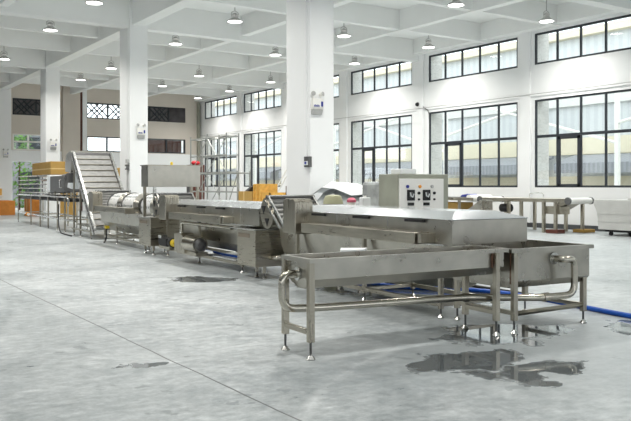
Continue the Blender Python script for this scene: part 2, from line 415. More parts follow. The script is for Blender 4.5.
def lattice_window(idx, x0, x1, z0, z1, clear):
    w = thing('window_%d' % idx, None, None, ((x0+x1)/2, YB+.1, z0), HALL, kind='structure')
    f = MB(); y = YB + .1
    f.box(x0, x1, y-.04, y+.04, z0, z0+.07); f.box(x0, x1, y-.04, y+.04, z1-.09, z1)
    n = max(2, round((x1-x0)/1.25)); st = (x1-x0)/n
    for k in range(n+1):
        xx = min(max(x0+k*st, x0+.04), x1-.04); f.box(xx-.05, xx+.05, y-.045, y+.045, z0+.002, z1-.002)
    part('frame', f, 'frame', w)
    g = MB()
    for k in range(n):
        cx, cz = x0 + (k+.5)*st, (z0+z1)/2
        for s in (-1, 1):
            for q in (-.32, 0, .32):
                g.tube([(cx-.4+q, y, cz-.4*s), (cx+.4+q, y, cz+.4*s)], .04, 6)
        if k % 3 != 1: g.tube([(cx-.5, y, cz), (cx+.5, y, cz)], .02, 6)
    part('lattice', g, 'frame', w)
    for k in range(n): part('pane', MB().box(x0+k*st+.01, x0+(k+1)*st-.01, y+.05, y+.058, z0+.01, z1-.01), 'glass' if k in clear else 'tint', w)
lattice_window(61, 10.25, 12.95, 5.65, 6.62, ()); lattice_window(62, 14.55, 20.0, 5.65, 6.62, (0, 1))
struct('trim_65', MB().box(18.6, 20.9, YB+.2, YB+.3, 3.69, 4.48), 'brown')
struct('trim_64', MB().box(20.0, 21.1, YB+.05, YB+.3, 5.65, 6.62), 'latt')
def plain_window(idx, x0, x1, z0, z1, n, mat, tr=None):
    w = thing('window_%d' % idx, None, None, ((x0+x1)/2, YB+.1, z0), HALL, kind='structure')
    f = MB(); y = YB+.1; t = .07
    f.box(x0, x1, y-.04, y+.04, z0, z0+t); f.box(x0, x1, y-.04, y+.04, z1-t, z1)
    for k in range(n+1):
        xx = min(max(x0+k*(x1-x0)/n, x0+.05), x1-.05); f.box(xx-.05, xx+.05, y-.045, y+.045, z0+.002, z1-.002)
    if tr: f.box(x0, x1, y-.042, y+.042, tr-.045, tr+.045)
    part('frame', f, mat, w); part('pane', MB().box(x0+.01, x1-.01, y+.05, y+.056, z0+.01, z1-.01), 'glass', w)
plain_window(63, 10.25, 12.95, 3.6, 4.55, 3, 'white', 4.1); plain_window(64, 14.55, 21.1, 3.62, 4.55, 5, 'frame')

# the parts of the hall behind and beside the camera, with unseen windows sized to limit the daylight
lh = [(a, b, 2.2, 4.6) for a, b in win_y[::2]]
struct('wall_left', holed_wall(XL-.4, .4, YR, YB, 0, ZS, lh, 'y'), 'unlit_side')  # dark colour stands in for an unlit left side, mirrored by the steel
struct('wall_front', holed_wall(YR-.4, .4, XL, XW, 0, ZS, [(x, x+3.6, 1.4, 4.6) for x in (-17.5, -12, -6.5, -1, 4.5, 10, 15.5)], 'x'), 'wall')

# ------------------------------------------------------------------ outdoors
struct('ground', MB().box(XW+.45, 70, -40, 120, -.5, -.02), 'ground')
struct('ground_back', MB().box(-40, XW+.45, YB+.4, 120, -.5, -.02), 'ground')
fb = thing('factory_building', 'cream neighbouring factory block with grey glazing outside the right windows', 'building', (37, 20, 0), HALL)
def band(nm, z0, z1, mat, d=0.0): part(nm, MB().box(37-d, 37.9, -25, 95, z0, z1), mat, fb)
band('wall_band', 0, 2.05, 'fac'); band('wall_band', 3.3, 4.25, 'fac'); band('wall_band', 6.1, 8.3, 'fac2')
band('glazing', 2.05, 3.3, 'facw', -.2); band('glazing', 4.25, 6.1, 'facw', -.2); band('glazing', 8.3, 10.0, 'facw', -.2)
band('roof', 10.0, 10.4, 'fac', .3)
aw = MB()
for k in range(11):
    y = -20 + k*10; aw.prism([(36.9, 3.25), (35.2, 2.75), (35.2, 2.2), (35.26, 2.2), (35.3, 2.7), (36.9, 3.1)], 'y', y, y+8.6)
part('awning', aw, 'awn', fb)
tr = thing('roof_truss', 'white steel truss crossing in front of the neighbouring factory block', 'truss', (33, 20, 0), HALL)
for k in range(5):
    y = 11 + 12*k
    part('post', MB().box(33, 33.2, y, y+.2, -.1, 7.2), 'white', tr)
    part('brace', MB().tube([(33.1, y+.1, 3.6), (33.1, y+12, 7.0)], .08, 6), 'white', tr)
    part('brace', MB().tube([(33.1, y+.1, 7.0), (33.1, y+12, 4.6)], .08, 6), 'white', tr)
part('chord', MB().box(33.02, 33.18, 11, 71, 6.95, 7.15), 'white', tr)
def shrub(x, y, r, h, label, n=420):
    mb = MB(); rr = random.Random(int(x*100+y))
    for _ in range(n):
        a, q = rr.uniform(0, 2*PI), r*math.sqrt(rr.random()); z = .15 + h*rr.random(); k = math.sqrt(max(.05, 1-(z/h-.55)**2*2.4))
        p = Vector((x+q*k*math.cos(a), y+q*k*math.sin(a), z)); s = rr.uniform(.1, .2)
        u = Vector((rr.uniform(-1,1), rr.uniform(-1,1), rr.uniform(-.6,1))).normalized()*s; w = u.orthogonal().normalized()*s*.45
        mb.add([p-u, p+w, p+u, p-w], [(0,1,2,3)])
    e = thing('garden_shrub', label, 'shrub', (x, y, 0), HALL, group='shrubs beyond the back wall')
    part('foliage', mb, 'leaf', e); part('stem', MB().cyl((x,y,-.02), (x,y,h*.7), .05, .03, 8), 'brown', e)
shrub(9.9, 49.6, .8, 3.0, 'leafy green shrub seen in the back opening just right of the leftmost column')
shrub(11.6, 51.2, 1.0, 4.6, 'taller dark green shrub outside the small white back window')
shrub(13.2, 50.4, .8, 3.2, 'low green shrub outside, behind the second column from the left')
bb = thing('garden_building', 'grey building across the yard behind the back wall', 'building', (12, 56, 0), HALL)
part('wall', MB().box(5, 17, 56, 60, -.1, 5.6), 'awn', bb); part('roof', MB().box(4.6, 17.4, 55.6, 60.4, 5.6, 5.9), 'awn', bb)
for k in range(5): part('window', MB().box(6+2.2*k, 7.4+2.2*k, 55.93, 55.99, 1.0, 2.5), 'frame', bb); part('window', MB().box(5.7+2.2*k, 7.5+2.2*k, 55.93, 55.99, 3.3, 4.9), 'frame', bb)

# ------------------------------------------------------------------ high-bay lamps
def make_lamp(x, y, z, label):
    e = thing('pendant_lamp', label, 'ceiling lamp', (x, y, z), HALL, 'high-bay lamps under the ceiling')
    R = .27
    part('reflector', MB().lathe((x,y,z), [(R-.012,.0),(R,.0),(R,.012),(.20,.06),(.13,.11),(.10,.15),(.09,.15),(.12,.10),(.19,.052),(R-.014,.006)]), 'lamp', e)
    part('lens', MB().lathe((x,y,z), [(.01,-.012),(.12,-.01),(.21,-.004),(R-.014,.004),(.2,.02),(.01,.03)]), 'lens', e)
    g = MB().lathe((x,y,z), [(.05,.14),(.07,.15),(.075,.19),(.1,.2),(.1,.235),(.07,.26),(.04,.28),(.02,.29)])
    for k in range(12):
        a = k*PI/6; g.box(x+.09*math.cos(a)-.006, x+.09*math.cos(a)+.006, y+.09*math.sin(a)-.006, y+.09*math.sin(a)+.006, z+.13, z+.22)
    part('housing', g, 'lamp', e)
    yk = MB().tube([(x-.13,y,z+.17),(x-.13,y,z+.3),(x,y,z+.36),(x+.13,y,z+.3),(x+.13,y,z+.17)], .012, 8, .05)
    part('yoke', yk, 'lamp', e)
    part('stem', MB().cyl((x,y,z+.345), (x,y,ZS), .017, None, 8), 'lamp', e)
    ld = bpy.data.lights.new('lamp_glow', 'AREA'); ld.shape = 'DISK'; ld.size = .42; ld.spread = 2.45; ld.energy = LAMP_W; ld.color = (1, .97, .92)
    lo = bpy.data.objects.new('lamp_glow', ld); COL.objects.link(lo); lo.parent = e; lo.location = (0, 0, -.045)
    return e
LAMP_W = 140
LX, LY = (7.2, 11.85, 16.25, 20.3), (16.8, 22.5, 27.3, 34.6, 39.2, 43.4)
lamps = [(0,1,'pendant lamp cut by the top edge above the left column'), (0,2,'large pendant lamp left of the second column, over the sorting frame'), (0,3,'pendant lamp nearest the left edge of the view'),
    (1,3,'pendant lamp just left of the middle column head'), (1,4,'smaller pendant lamp between the two left columns'),
    (1,1,'largest pendant lamp between the middle and front columns'), (1,2,'pendant lamp just right of the middle column head'),
    (2,2,'pendant lamp close to the left side of the front column, upper of two'), (2,3,'pendant lamp halfway between middle and front columns, lower centre'),
    (2,4,'small far pendant lamp beside the middle column, over the back windows'), (3,4,'small pendant lamp above the far end of the upper windows'),
    (3,3,'pendant lamp left of the front column, lower of two'), (3,5,'farthest faint pendant lamp in the back right corner'),
    (2,1,'pendant lamp immediately right of the front column'), (3,1,'pendant lamp in front of the third pair of windows from the right'),
    (3,2,'small pendant lamp right of the front column, over the far windows'), (2,0,'pendant lamp cut by the top edge, right of centre'),
    (3,0,'rightmost pendant lamp, above the nearest upper window')]
proto = None
for i, j, lab in lamps:
    if proto is None: proto = make_lamp(LX[i], LY[j], 6.88, lab); p0 = (LX[i], LY[j])
    else: dup(proto, (LX[i]-p0[0], LY[j]-p0[1], 0), lab)

# the same lamps carry on over the near bays, above the top edge of the picture
near = [(7.2, 16.8, 'left of the front column, two bays before the middle column'), (7.2, 11.2, 'over the hooded washers'), 
    (11.85, 16.8, 'just beyond the front column'), (11.85, 11.2, 'before the front column, over the open floor'), (9.2, 4.4, 'right of the square tank'),
    (16.25, 11.2, 'over the open floor before the grey bin'), (3.2, 4.9, 'over the left end of the trough'), (2.75, 11.2, 'over the floor joint, left of the hooded washers'),
    (2.75, 16.8, 'over the floor joint, left of the raised hood'), (2.75, 22.5, 'left of the inclined conveyor'), (2.75, 28.0, 'left of the sorting conveyor'),
    (-1.6, 11.2, 'far left of the floor joint, nearer the camera'), (-1.6, 19.6, 'far left of the floor joint, deeper in the hall')]
for x, y, lab in near: dup(proto, (x-p0[0], y-p0[1], 0), 'lamp above the view, ' + lab)

# ------------------------------------------------------------------ fittings on the columns
def emergency(x, y, z, label):
    e = thing('emergency_light', label, 'emergency light', (x, y, z), HALL, 'twin-head emergency lights on the columns')
    part('body', MB().prism([(y, z+.03), (y-.07, z+.05), (y-.09, z+.1), (y-.09, z+.28), (y, z+.28)], 'x', x-.14, x+.14), 'white', e, .008)
    part('tray', MB().prism([(y, z-.07), (y-.05, z-.06), (y-.09, z+.045), (y, z+.028)], 'x', x-.125, x+.125), 'lamp', e)
    part('sign', MB().box(x+.075, x+.125, y-.096, y-.088, z+.11, z+.22), 'bluemark', e)
    mk = MB()
    for k in range(5): mk.box(x-.11+.03*k, x-.09+.03*k, y-.095, y-.089, z+.1, z+.14+.008*(k % 2))
    part('lettering', mk, 'bluemark', e)
    for s, tw in ((-1, .5), (1, .3)):
        c = Vector((x+s*.1, y-.05, z+.38)); d = Vector((s*tw, -.8, .1)).normalized()
        h = part('lamp_head', MB().cyl(c+d*-.04, c+d*.05, .03, .056), 'white', e)
        part('lens', MB().cyl(c+d*.045, c+d*.056, .05), 'lamp', h)
        part('bracket', MB().tube([(x+s*.1, y-.04, z+.27), c], .012, 6), 'white', e)
    return e
em = emergency(9.36, 14.0, 3.12, 'twin-head emergency light high on the front column')
dup(em, (.22, 11.0, .05), 'twin-head emergency light on the middle column, above the steel hood')
dup(em, (.26, 22.0, .1), 'twin-head emergency light on the column behind the cardboard box')
dup(em, (.3, 32.0, .05), 'twin-head emergency light on the leftmost column at the picture edge')
sb = thing('switch_box', 'dark socket box at waist height on the front column edge', 'switch box', (9.2, 14.1, 1.9), HALL)
part('body', MB().box(9.13, 9.215, 13.94, 14.13, 1.91, 2.14), 'iron', sb, .006)
part('cover', MB().box(9.115, 9.128, 13.97, 14.1, 1.95, 2.04), 'pw', sb); part('dial', MB().cyl((9.10, 14.035, 2.0), (9.128, 14.035, 2.0), .03), 'bluemark', sb)
sw = thing('switch_box', 'grey switch box with cable drop on the middle column', 'switch box', (9.2, 25.1, 2.0), HALL)
part('body', MB().box(9.1, 9.2, 25.03, 25.2, 2.05, 2.22), 'iron', sw, .006); part('cover', MB().box(9.085, 9.1, 25.07, 25.16, 2.09, 2.16), 'pw', sw)
part('breaker', MB().box(9.12, 9.2, 25.03, 25.2, 2.27, 2.4), 'lamp', sw, .006); part('cable', MB().cyl((9.16, 25.12, .6), (9.16, 25.12, 2.06), .022, None, 8), 'lamp', sw)
cm = thing('security_camera', 'small black dome camera on the wall between the windows', 'camera', (22.1, 25.1, 4.95), HALL)
part('base', MB().cyl((22.11, 25.1, 5.0), (22.02, 25.1, 5.0), .09), 'iron', cm); part('dome', MB().sphere((21.99, 25.1, 5.0), .08), 'dark', cm)
part('cable', MB().tube([(22.08, 25.05, 4.95), (22.07, 24.8, 4.87), (22.07, 24.5, 4.7), (22.07, 24.4, 4.5)], .018, 6), 'iron', cm)

# ------------------------------------------------------------------ steel line: shared pieces
def foot_mb(u, v, ztop):
    mb = MB().cyl((u, v, .03), (u, v, ztop+.01), .011, None, 8)
    return mb, MB().lathe((u, v, 0), [(.035,.0),(.042,.004),(.03,.02),(.012,.04)], 14)
def leg(root, u, v, z0, z1, w=.05, mat='steel_v', foot='bright'):
    l = part('leg', MB().box(u-w/2, u+w/2, v-w/2, v+w/2, z0, z1), mat, root, .004)
    a, b = foot_mb(u, v, z0)
    part('foot_rod', a, 'iron', l); part('foot_pad', b, foot, l)
    return l
def rail(root, a, b, w=.05, mat='steel', name='rail'):
    a, b = Vector(a), Vector(b); mb = MB()
    mb.box(min(a.x,b.x)-(w/2 if a.x==b.x else 0), max(a.x,b.x)+(w/2 if a.x==b.x else 0), min(a.y,b.y)-(w/2 if a.y==b.y else 0), max(a.y,b.y)+(w/2 if a.y==b.y else 0), a.z-w/2, a.z+w/2)
    return part(name, mb, mat, root, .004)
def rect(u0, u1, v0, v1, z): return [(u0,v0,z),(u1,v0,z),(u1,v1,z),(u0,v1,z)]
def tub_mb(u0, u1, v0, v1, zt, zf, zb, inset, rim=.035, t=.006):
    i = inset
    return MB().loops([rect(u0+i*.2,u1-i*.2,v0+i,v1-i,zb), rect(u0,u1,v0,v1,zf), rect(u0,u1,v0,v1,zt-.04), rect(u0-rim,u1+rim,v0-rim,v1+rim,zt-.04), rect(u0-rim,u1+rim,v0-rim,v1+rim,zt),
                       rect(u0+.012,u1-.012,v0+.012,v1-.012,zt), rect(u0+.014,u1-.014,v0+.014,v1-.014,zf), rect(u0+i*.2+.02,u1-i*.2-.02,v0+i+.01,v1-i-.01,zb+.01)])

# front trough, across the line
ft = thing('wash_trough', 'long open stainless trough across the foreground on four slim legs', 'trough', (4.45, 6.0, 0), group=None)
part('basin', tub_mb(3.36, 5.62, 5.77, 6.22, .87, .685, .59, .16), 'satin', ft)
for u, v in ((3.35, 5.76), (3.35, 6.22), (5.49, 5.74), (5.49, 6.2)): leg(ft, u, v, .15, .835, .055)
rail(ft, (3.35, 5.78, .235), (3.35, 6.2, .235), .045); rail(ft, (5.49, 5.76, .235), (5.49, 6.2, .235), .045)
part('weld_strip', MB().box(5.445, 5.458, 5.75, 5.768, .68, .83), 'rust', ft, label='rust-brown weld strip')
# end tank
et = thing('discharge_tank', 'square stainless tank at the right end of the trough, on legs over wet floor', 'tank', (6.3, 6.2, 0))
part('basin', tub_mb(5.72, 6.88, 5.76, 6.72, .86, .52, .45, .06), 'satin', et)
leg(et, 5.73, 5.735, .13, .82, .055)
for u, v in ((6.83, 5.8), (5.78, 6.66), (6.83, 6.66)): leg(et, u, v, .13, .515, .055)
part('rail', MB().tube([(5.75, 5.735, .2), (6.81, 5.8, .2)], .026, 4), 'steel', et); rail(et, (5.76, 5.76, .2), (5.76, 6.64, .2), .045); rail(et, (6.83, 5.82, .2), (6.83, 6.64, .2), .045)
part('weld_strip', MB().box(5.70, 5.718, 5.752, 5.77, .5, .82), 'rust', et, label='rust-brown weld strip')
part('flange', MB().cyl((6.32, 5.755, .735), (6.32, 5.742, .735), .065, None, 20), 'bright', et)
pp = thing('overflow_pipe', 'polished bent pipe joining the trough end to the front of the tank', 'pipe', (4.9, 5.7, .36))
part('pipe_run', MB().tube([(3.36, 6.0, .72), (3.2, 6.0, .72), (3.2, 6.0, .42), (3.6, 6.0, .40), (5.3, 5.98, .37), (6.0, 5.65, .355), (6.46, 5.6, .36), (6.46, 5.6, .735), (6.32, 5.6, .735), (6.32, 5.755, .735)], .036, 14, .12), 'tube', pp)
part('flange', MB().cyl((3.357, 6.0, .72), (3.345, 6.0, .72), .06, None, 18), 'bright', pp)
part('coupling', MB().cyl((5.25, 5.985, .37), (5.33, 5.98, .368), .046), 'tube', pp); part('coupling', MB().cyl((6.05, 5.65, .356), (6.12, 5.645, .356), .046), 'tube', pp)
off = solo('plastic_offcut', MB().add([(3.95,6.23,.872),(4.2,6.2,.872),(4.3,6.29,.872),(4.02,6.33,.872),(3.95,6.23,.888),(4.2,6.2,.884),(4.3,6.29,.892),(4.02,6.33,.9)], [(3,2,1,0),(4,5,6,7),(0,1,5,4),(1,2,6,5),(2,3,7,6),(3,0,4,7)]),
           'pw', 'small white plastic offcut lying on the back rim of the front trough', 'offcut', (4.1, 6.26, .87))

# ------------------------------------------------------------------ hooded washers
def washer(label, v0, v1, box, beam_v, slots, seams, tank_v, legs_v, near=True):
    r = thing('washing_machine', label, 'washing machine', (6.05, (v0+v1)/2, 0))
    part('hood', MB().box(5.5, 6.62, v0, v1, .86, 1.128), 'satin', r, .005)
    i = .26
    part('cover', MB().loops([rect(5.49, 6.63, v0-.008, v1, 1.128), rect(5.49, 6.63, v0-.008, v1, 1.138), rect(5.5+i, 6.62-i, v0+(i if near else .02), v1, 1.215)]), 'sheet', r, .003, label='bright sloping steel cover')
    for v in seams: part('seam', MB().prism([(5.496, .87), (5.496, 1.132), (5.755, 1.218), (5.755, 1.215), (5.5, 1.13), (5.5, .87)], 'y', v-.008, v+.008), 'bright', r)
    for v in slots: part('slot', MB().box(5.46, 5.5, v-.17, v+.17, 1.088, 1.12), 'dark', r)
    b = part('side_channel', MB().box(5.28, 5.495, beam_v[0], beam_v[1], .855, .985), 'steel', r, .008)
    part('end_plate', MB().box(5.3, 5.5, beam_v[0]-.09, beam_v[0]-.03, .87, .975), 'steel_v', r, .006)
    part('end_box', MB().prism([(box[0], .82), (box[0], 1.27), (box[0]+.06, 1.32), (box[1]-.06, 1.32), (box[1], 1.27), (box[1], .82)], 'x', 5.27, 5.56), 'steel_v', r, .01)
    t0, t1 = tank_v
    part('tank', MB().loops([rect(5.95, 6.25, t0+.2, t1-.2, .3), rect(5.82, 6.4, t0+.03, t1-.03, .45), rect(5.76, 6.45, t0, t1, .855)]), 'satin', r, .005)
    for v in legs_v:
        for u in (5.7, 6.5): leg(r, u, v, .1, .82 if u < 6 else .8, .05)
    for u in (5.7, 6.5): rail(r, (u, min(legs_v)-.02, .15), (u, max(legs_v)+.02, .15), .05)
    for v in legs_v: rail(r, (5.72, v, .15), (6.48, v, .15), .045)
    part('ledge', MB().box(5.46, 5.52, v0+.1, v1, .845, .862), 'bright', r)
    return r
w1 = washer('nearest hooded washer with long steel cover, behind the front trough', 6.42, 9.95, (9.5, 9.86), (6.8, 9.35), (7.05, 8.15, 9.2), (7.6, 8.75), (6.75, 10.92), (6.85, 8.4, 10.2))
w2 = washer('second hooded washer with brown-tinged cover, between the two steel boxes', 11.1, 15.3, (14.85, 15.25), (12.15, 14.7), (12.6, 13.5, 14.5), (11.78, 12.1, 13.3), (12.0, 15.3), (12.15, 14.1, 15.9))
# washer pipework: the elbow and horizontal run in front of the second washer
wp = thing('water_pipe', 'bent steel pipe running along the lower side of the second washer', 'pipe', (5.62, 13, .8))
part('pipe_run', MB().tube([(5.5, 14.55, .585), (5.5, 14.55, .78), (5.5, 12.15, .78)], .035, 12, .12), 'tube', wp)
part('valve', MB().box(5.47, 5.53, 13.6, 13.66, .74, .84), 'iron', wp)
pb = thing('pump', 'boxy steel pump with drum motor in front of the second washer', 'pump', (5.55, 14.2, .18))
part('housing', MB().prism([(14.1, .2), (14.1, .5), (14.35, .58), (14.65, .56), (14.65, .2)], 'x', 5.38, 5.66), 'steel_v', pb, .01)
part('motor', MB().cyl((5.49, 14.1, .4), (5.49, 13.55, .4), .17, .15, 24), 'tube', pb); part('motor_cap', MB().cyl((5.49, 13.55, .4), (5.49, 13.5, .4), .12, .06, 20), 'iron', pb)
part('mount', MB().box(5.42, 5.66, 13.6, 14.6, .176, .25), 'steel', pb)
bm_ = thing('electric_motor', 'black motor with yellow end cap beside the tall steel box', 'motor', (5.6, 15.5, .17))
part('body', MB().cyl((5.56, 15.85, .33), (5.56, 15.15, .33), .10, None, 20), 'dark', bm_); part('fins', MB().box(5.45, 5.67, 15.3, 15.75, .24, .42), 'dark', bm_, .03)
part('end_cap', MB().cyl((5.56, 15.15, .33), (5.56, 15.02, .33), .085, .06, 18), 'yellow', bm_, label='yellow end cap'); part('mount', MB().box(5.5, 5.7, 15.25, 15.9, .176, .25), 'steel', bm_)
part('junction_box', MB().box(5.44, 5.58, 15.6, 15.78, .4, .47), 'bright', bm_, .006)
def steel_box(name, label, u0, u1, v0, v1, z0, z1, feet, over=.2):
    r = thing(name, label, 'tank', ((u0+u1)/2, (v0+v1)/2, 0))
    part('body', MB().box(u0, u1, v0, v1, z0, z1), 'steel', r, .008)
    part('lid', MB().box(u0-.05, u1+.05, v0-.08, v1+over, z1, z1+.02), 'bright', r, .004)
    part('patch', MB().box(u0-.004, u0, v0+.2, v1-.05, z1-.13, z1-.06), 'patch', r, label='brown tape patch')
    for u, v in feet: leg(r, u, v, .09, z0, .045)
    return r
bx1 = steel_box('collecting_tank', 'deep steel box between the two washers, behind the trough end', 5.43, 5.96, 11.1, 11.78, .2, .79, ((5.62, 11.42), (5.62, 11.15)))
part('drain_pipe', MB().tube([(5.7, 11.1, .35), (5.7, 10.9, .35), (5.95, 10.8, .4)], .04, 12, .08), 'tube', bx1)
bx2 = steel_box('collecting_tank', 'deep steel box below the raised hood on posts', 5.38, 6.05, 16.12, 16.9, .2, .81, ((5.5, 16.25), (5.5, 16.8), (5.95, 16.8)), .04)
# raised hood on posts
gh = thing('extractor_hood', 'raised box-shaped steel hood on posts in front of the middle column', 'hood', (6.0, 16.55, 0))
part('canopy', MB().box(5.4, 6.62, 16.33, 16.8, 1.48, 1.95), 'satin', gh, .008)
part('top_flange', MB().box(5.38, 6.64, 16.31, 16.82, 1.945, 1.965), 'steel', gh)
for i, (u, v, m) in enumerate(((5.46, 16.74, 'steel_v'), (5.56, 16.36, 'bright'), (6.56, 16.36, 'steel_v'), (6.56, 16.74, 'steel_v'))):
    z0 = .832 if i < 2 else .0
    part('post', MB().box(u-.03, u+.03, v-.03, v+.03, z0, 1.485), m, gh, .004)
part('warning_light', MB().lathe((6.0, 16.5, 1.965), [(.03,0),(.03,.06),(.015,.075)], 12), 'yellow', gh, label='small yellow lamp')
# transfer conveyors between the machines
def transfer(label, v, u0=5.5, u1=6.3, z=1.34):
    r = thing('transfer_conveyor', label, 'conveyor', ((u0+u1)/2, v, 0), group='short inclined conveyors between the machines')
    dz, dv = .46, .55
    for u in (u0, u1):
        s = part('side_disc', MB().loops([[(u+k*.02, v+.1+.23*math.cos(2*PI*i/22), z-.26+.25*math.sin(2*PI*i/22)) for i in range(22)] for k in (0, 1)]), 'steel', r)
        c = MB()
        for k in range(3):
            a = 2*PI*k/3 + .5
            tri = [(v+.1+.13*math.cos(a)+.085*math.cos(a+b), z-.26+.13*math.sin(a)+.085*math.sin(a+b)) for b in (0, 2.1, 4.2)]
            c.prism(tri, 'x', u-.006, u+.0)
        part('cutout', c, 'dark', s)
        part('side_rail', MB().prism([(v, z), (v+.06, z), (v-dv+.06, z-dz), (v-dv, z-dz)], 'x', u-.03, u-.004), 'bright', r)
        part('side_rail', MB().prism([(v+.13, z-.06), (v+.16, z-.06), (v-dv+.2, z-dz-.02), (v-dv+.15, z-dz-.02)], 'x', u-.03, u-.004), 'bright', r)
    b = MB().prism([(v+.06, z-.03), (v+.1, z-.03), (v-dv+.12, z-dz), (v-dv+.06, z-dz)], 'x', u0+.025, u1-.025)
    for k in range(7):
        t = k/6.5; b.box(u0+.03, u1-.03, v+.03-dv*t, v+.06-dv*t, z-.03-dz*t, z-dz*t)
    part('slat_belt', b, 'belt', r)
    part('head_shaft', MB().cyl((u0-.03, v+.06, z-.02), (u1+.03, v+.06, z-.02), .035), 'iron', r)
    part('head_cover', MB().box(u0, u1, v+.02, v+.12, z-.0, z+.016), 'bright', r)
    for u in (u1-.1, u1-.05):
        l = part('leg', MB().box(u-.02, u+.02, v+.24, v+.28, 0, z-.3), 'steel_v', r)
    return r
transfer('short slatted conveyor with disc sides between the two hooded washers', 10.72)
transfer('short slatted conveyor behind the raised hood posts', 15.98)
transfer('short slatted conveyor at the foot of the tall inclined conveyor', 21.2, 5.58, 6.5, 1.37)

# ------------------------------------------------------------------ drum washer
dw = thing('drum_washer', 'drum washer with white perforated drums, below the inclined conveyor', 'washing machine', (6.0, 19, 0))
part('end_box', MB().prism([(20.5, .82), (20.5, 1.3), (20.56, 1.35), (20.9, 1.35), (20.96, 1.3), (20.96, .82)], 'x', 5.28, 5.54), 'steel_v', dw, .01)
for a, b in ((20.45, 19.55), (19.2, 18.2), (17.7, 16.95)):
    d = part('drum', MB().cyl((5.98, a, 1.0), (5.98, b, 1.0), .31, None, 32), 'perf', dw)
    part('collar', MB().cyl((5.98, a+.1, 1.0), (5.98, a-.02, 1.0), .27, .335, 28), 'iron', d); part('collar', MB().cyl((5.98, b+.02, 1.0), (5.98, b-.12, 1.0), .335, .25, 28), 'satin', d)
part('shaft', MB().cyl((5.98, 20.5, 1.0), (5.98, 16.95, 1.0), .08, None, 14), 'iron', dw)
part('side_channel', MB().box(5.3, 5.52, 17.7, 20.45, .85, .985), 'steel', dw, .008)
part('tank', MB().loops([rect(5.8, 6.3, 17.3, 20.6, .32), rect(5.62, 6.5, 17.1, 20.9, .55), rect(5.58, 6.55, 17.0, 20.95, .85)]), 'satin', dw, .005)
for v in (17.15, 19.7, 20.85):
    for u in (5.7, 6.5): leg(dw, u, v, .1, .84, .05)
for u in (5.7, 6.5): rail(dw, (u, 17.1, .15), (u, 20.9, .15), .05)
for v in (17.15, 19.7, 20.85): rail(dw, (5.72, v, .15), (6.48, v, .15), .045)
part('valve', MB().box(5.56, 5.66, 20.25, 20.4, .38, .46), 'yellow', dw, .01, label='yellow valve'); part('hose', MB().tube([(5.6, 20.3, .4), (5.58, 20.3, .1), (5.5, 20.2, .02)], .02, 8, .05), 'dark', dw)
part('drain_pipe', MB().tube([(5.65, 19.5, .3), (5.65, 17.6, .27), (5.65, 17.5, .2)], .03, 10, .06), 'tube', dw)

# ------------------------------------------------------------------ tall inclined conveyor
ic = thing('inclined_conveyor', 'tall inclined conveyor with broad grey slats at the left end of the line', 'conveyor', (6.15, 23, 0))
A, B = Vector((0, 21.75, .34)), Vector((0, 24.1, 2.45))
dr = (B-A).normalized(); nm = Vector((0, -dr.z, dr.y))
def onbelt(u, t, h): p = A + (B-A)*t + nm*h; return (u, p.y, p.z)
def slab_along(mb, u0, u1, t0, t1, h0, h1):
    return mb.loops([[onbelt(u0,t0,h0), onbelt(u1,t0,h0), onbelt(u1,t0,h1), onbelt(u0,t0,h1)], [onbelt(u0,t1,h0), onbelt(u1,t1,h0), onbelt(u1,t1,h1), onbelt(u0,t1,h1)]])
b = slab_along(MB(), 5.68, 6.72, 0, 1, -.12, 0)
part('belt', b, 'belt', ic)
for k in range(12):
    part('cleat', slab_along(MB(), 5.69, 6.71, (k+.2)/12, (k+.24)/12, .0, .035), 'steel', ic)
for u in (5.6, 6.73):
    part('side_rail', slab_along(MB(), u, u+.06, -.04, 1.02, .03, .1), 'bright', ic); part('side_rail', slab_along(MB(), u, u+.06, -.04, 1.02, -.16, -.08), 'bright', ic)
    part('side_plate', slab_along(MB(), u+.02, u+.04, -.02, 1.0, -.1, .05), 'iron', ic)
for u in (5.64, 6.72):
    for v, z1 in ((22.1, .5), (23.3, 1.55), (24.1, 2.25)): leg(ic, u, v, .08, z1, .05)
    rail(ic, (u, 21.9, .2), (u, 24.3, .2), .05)
part('head_roller', MB().cyl((5.62, 24.2, 2.44), (6.78, 24.2, 2.44), .1, None, 20), 'iron', ic)
part('discharge_hood', MB().prism([(24.15, 2.5), (24.5, 2.6), (25.1, 2.5), (25.25, 2.15), (25.2, 1.95), (24.45, 1.9), (24.3, 2.3)], 'x', 5.62, 6.75), 'satin', ic, .02)
part('chute', MB().prism([(24.5, 1.95), (25.2, 1.95), (25.5, 1.45), (24.9, 1.4)], 'x', 5.75, 6.6), 'pw', ic, .02)
part('drive_motor', MB().cyl((5.55, 24.45, 1.75), (5.55, 24.9, 1.75), .13, None, 20), 'iron', ic); part('gearbox', MB().box(5.48, 5.68, 24.25, 24.45, 1.6, 1.9), 'iron', ic, .02)
part('drip_tray', MB().box(5.75, 6.65, 22.2, 24.2, .3, .36), 'satin', ic)
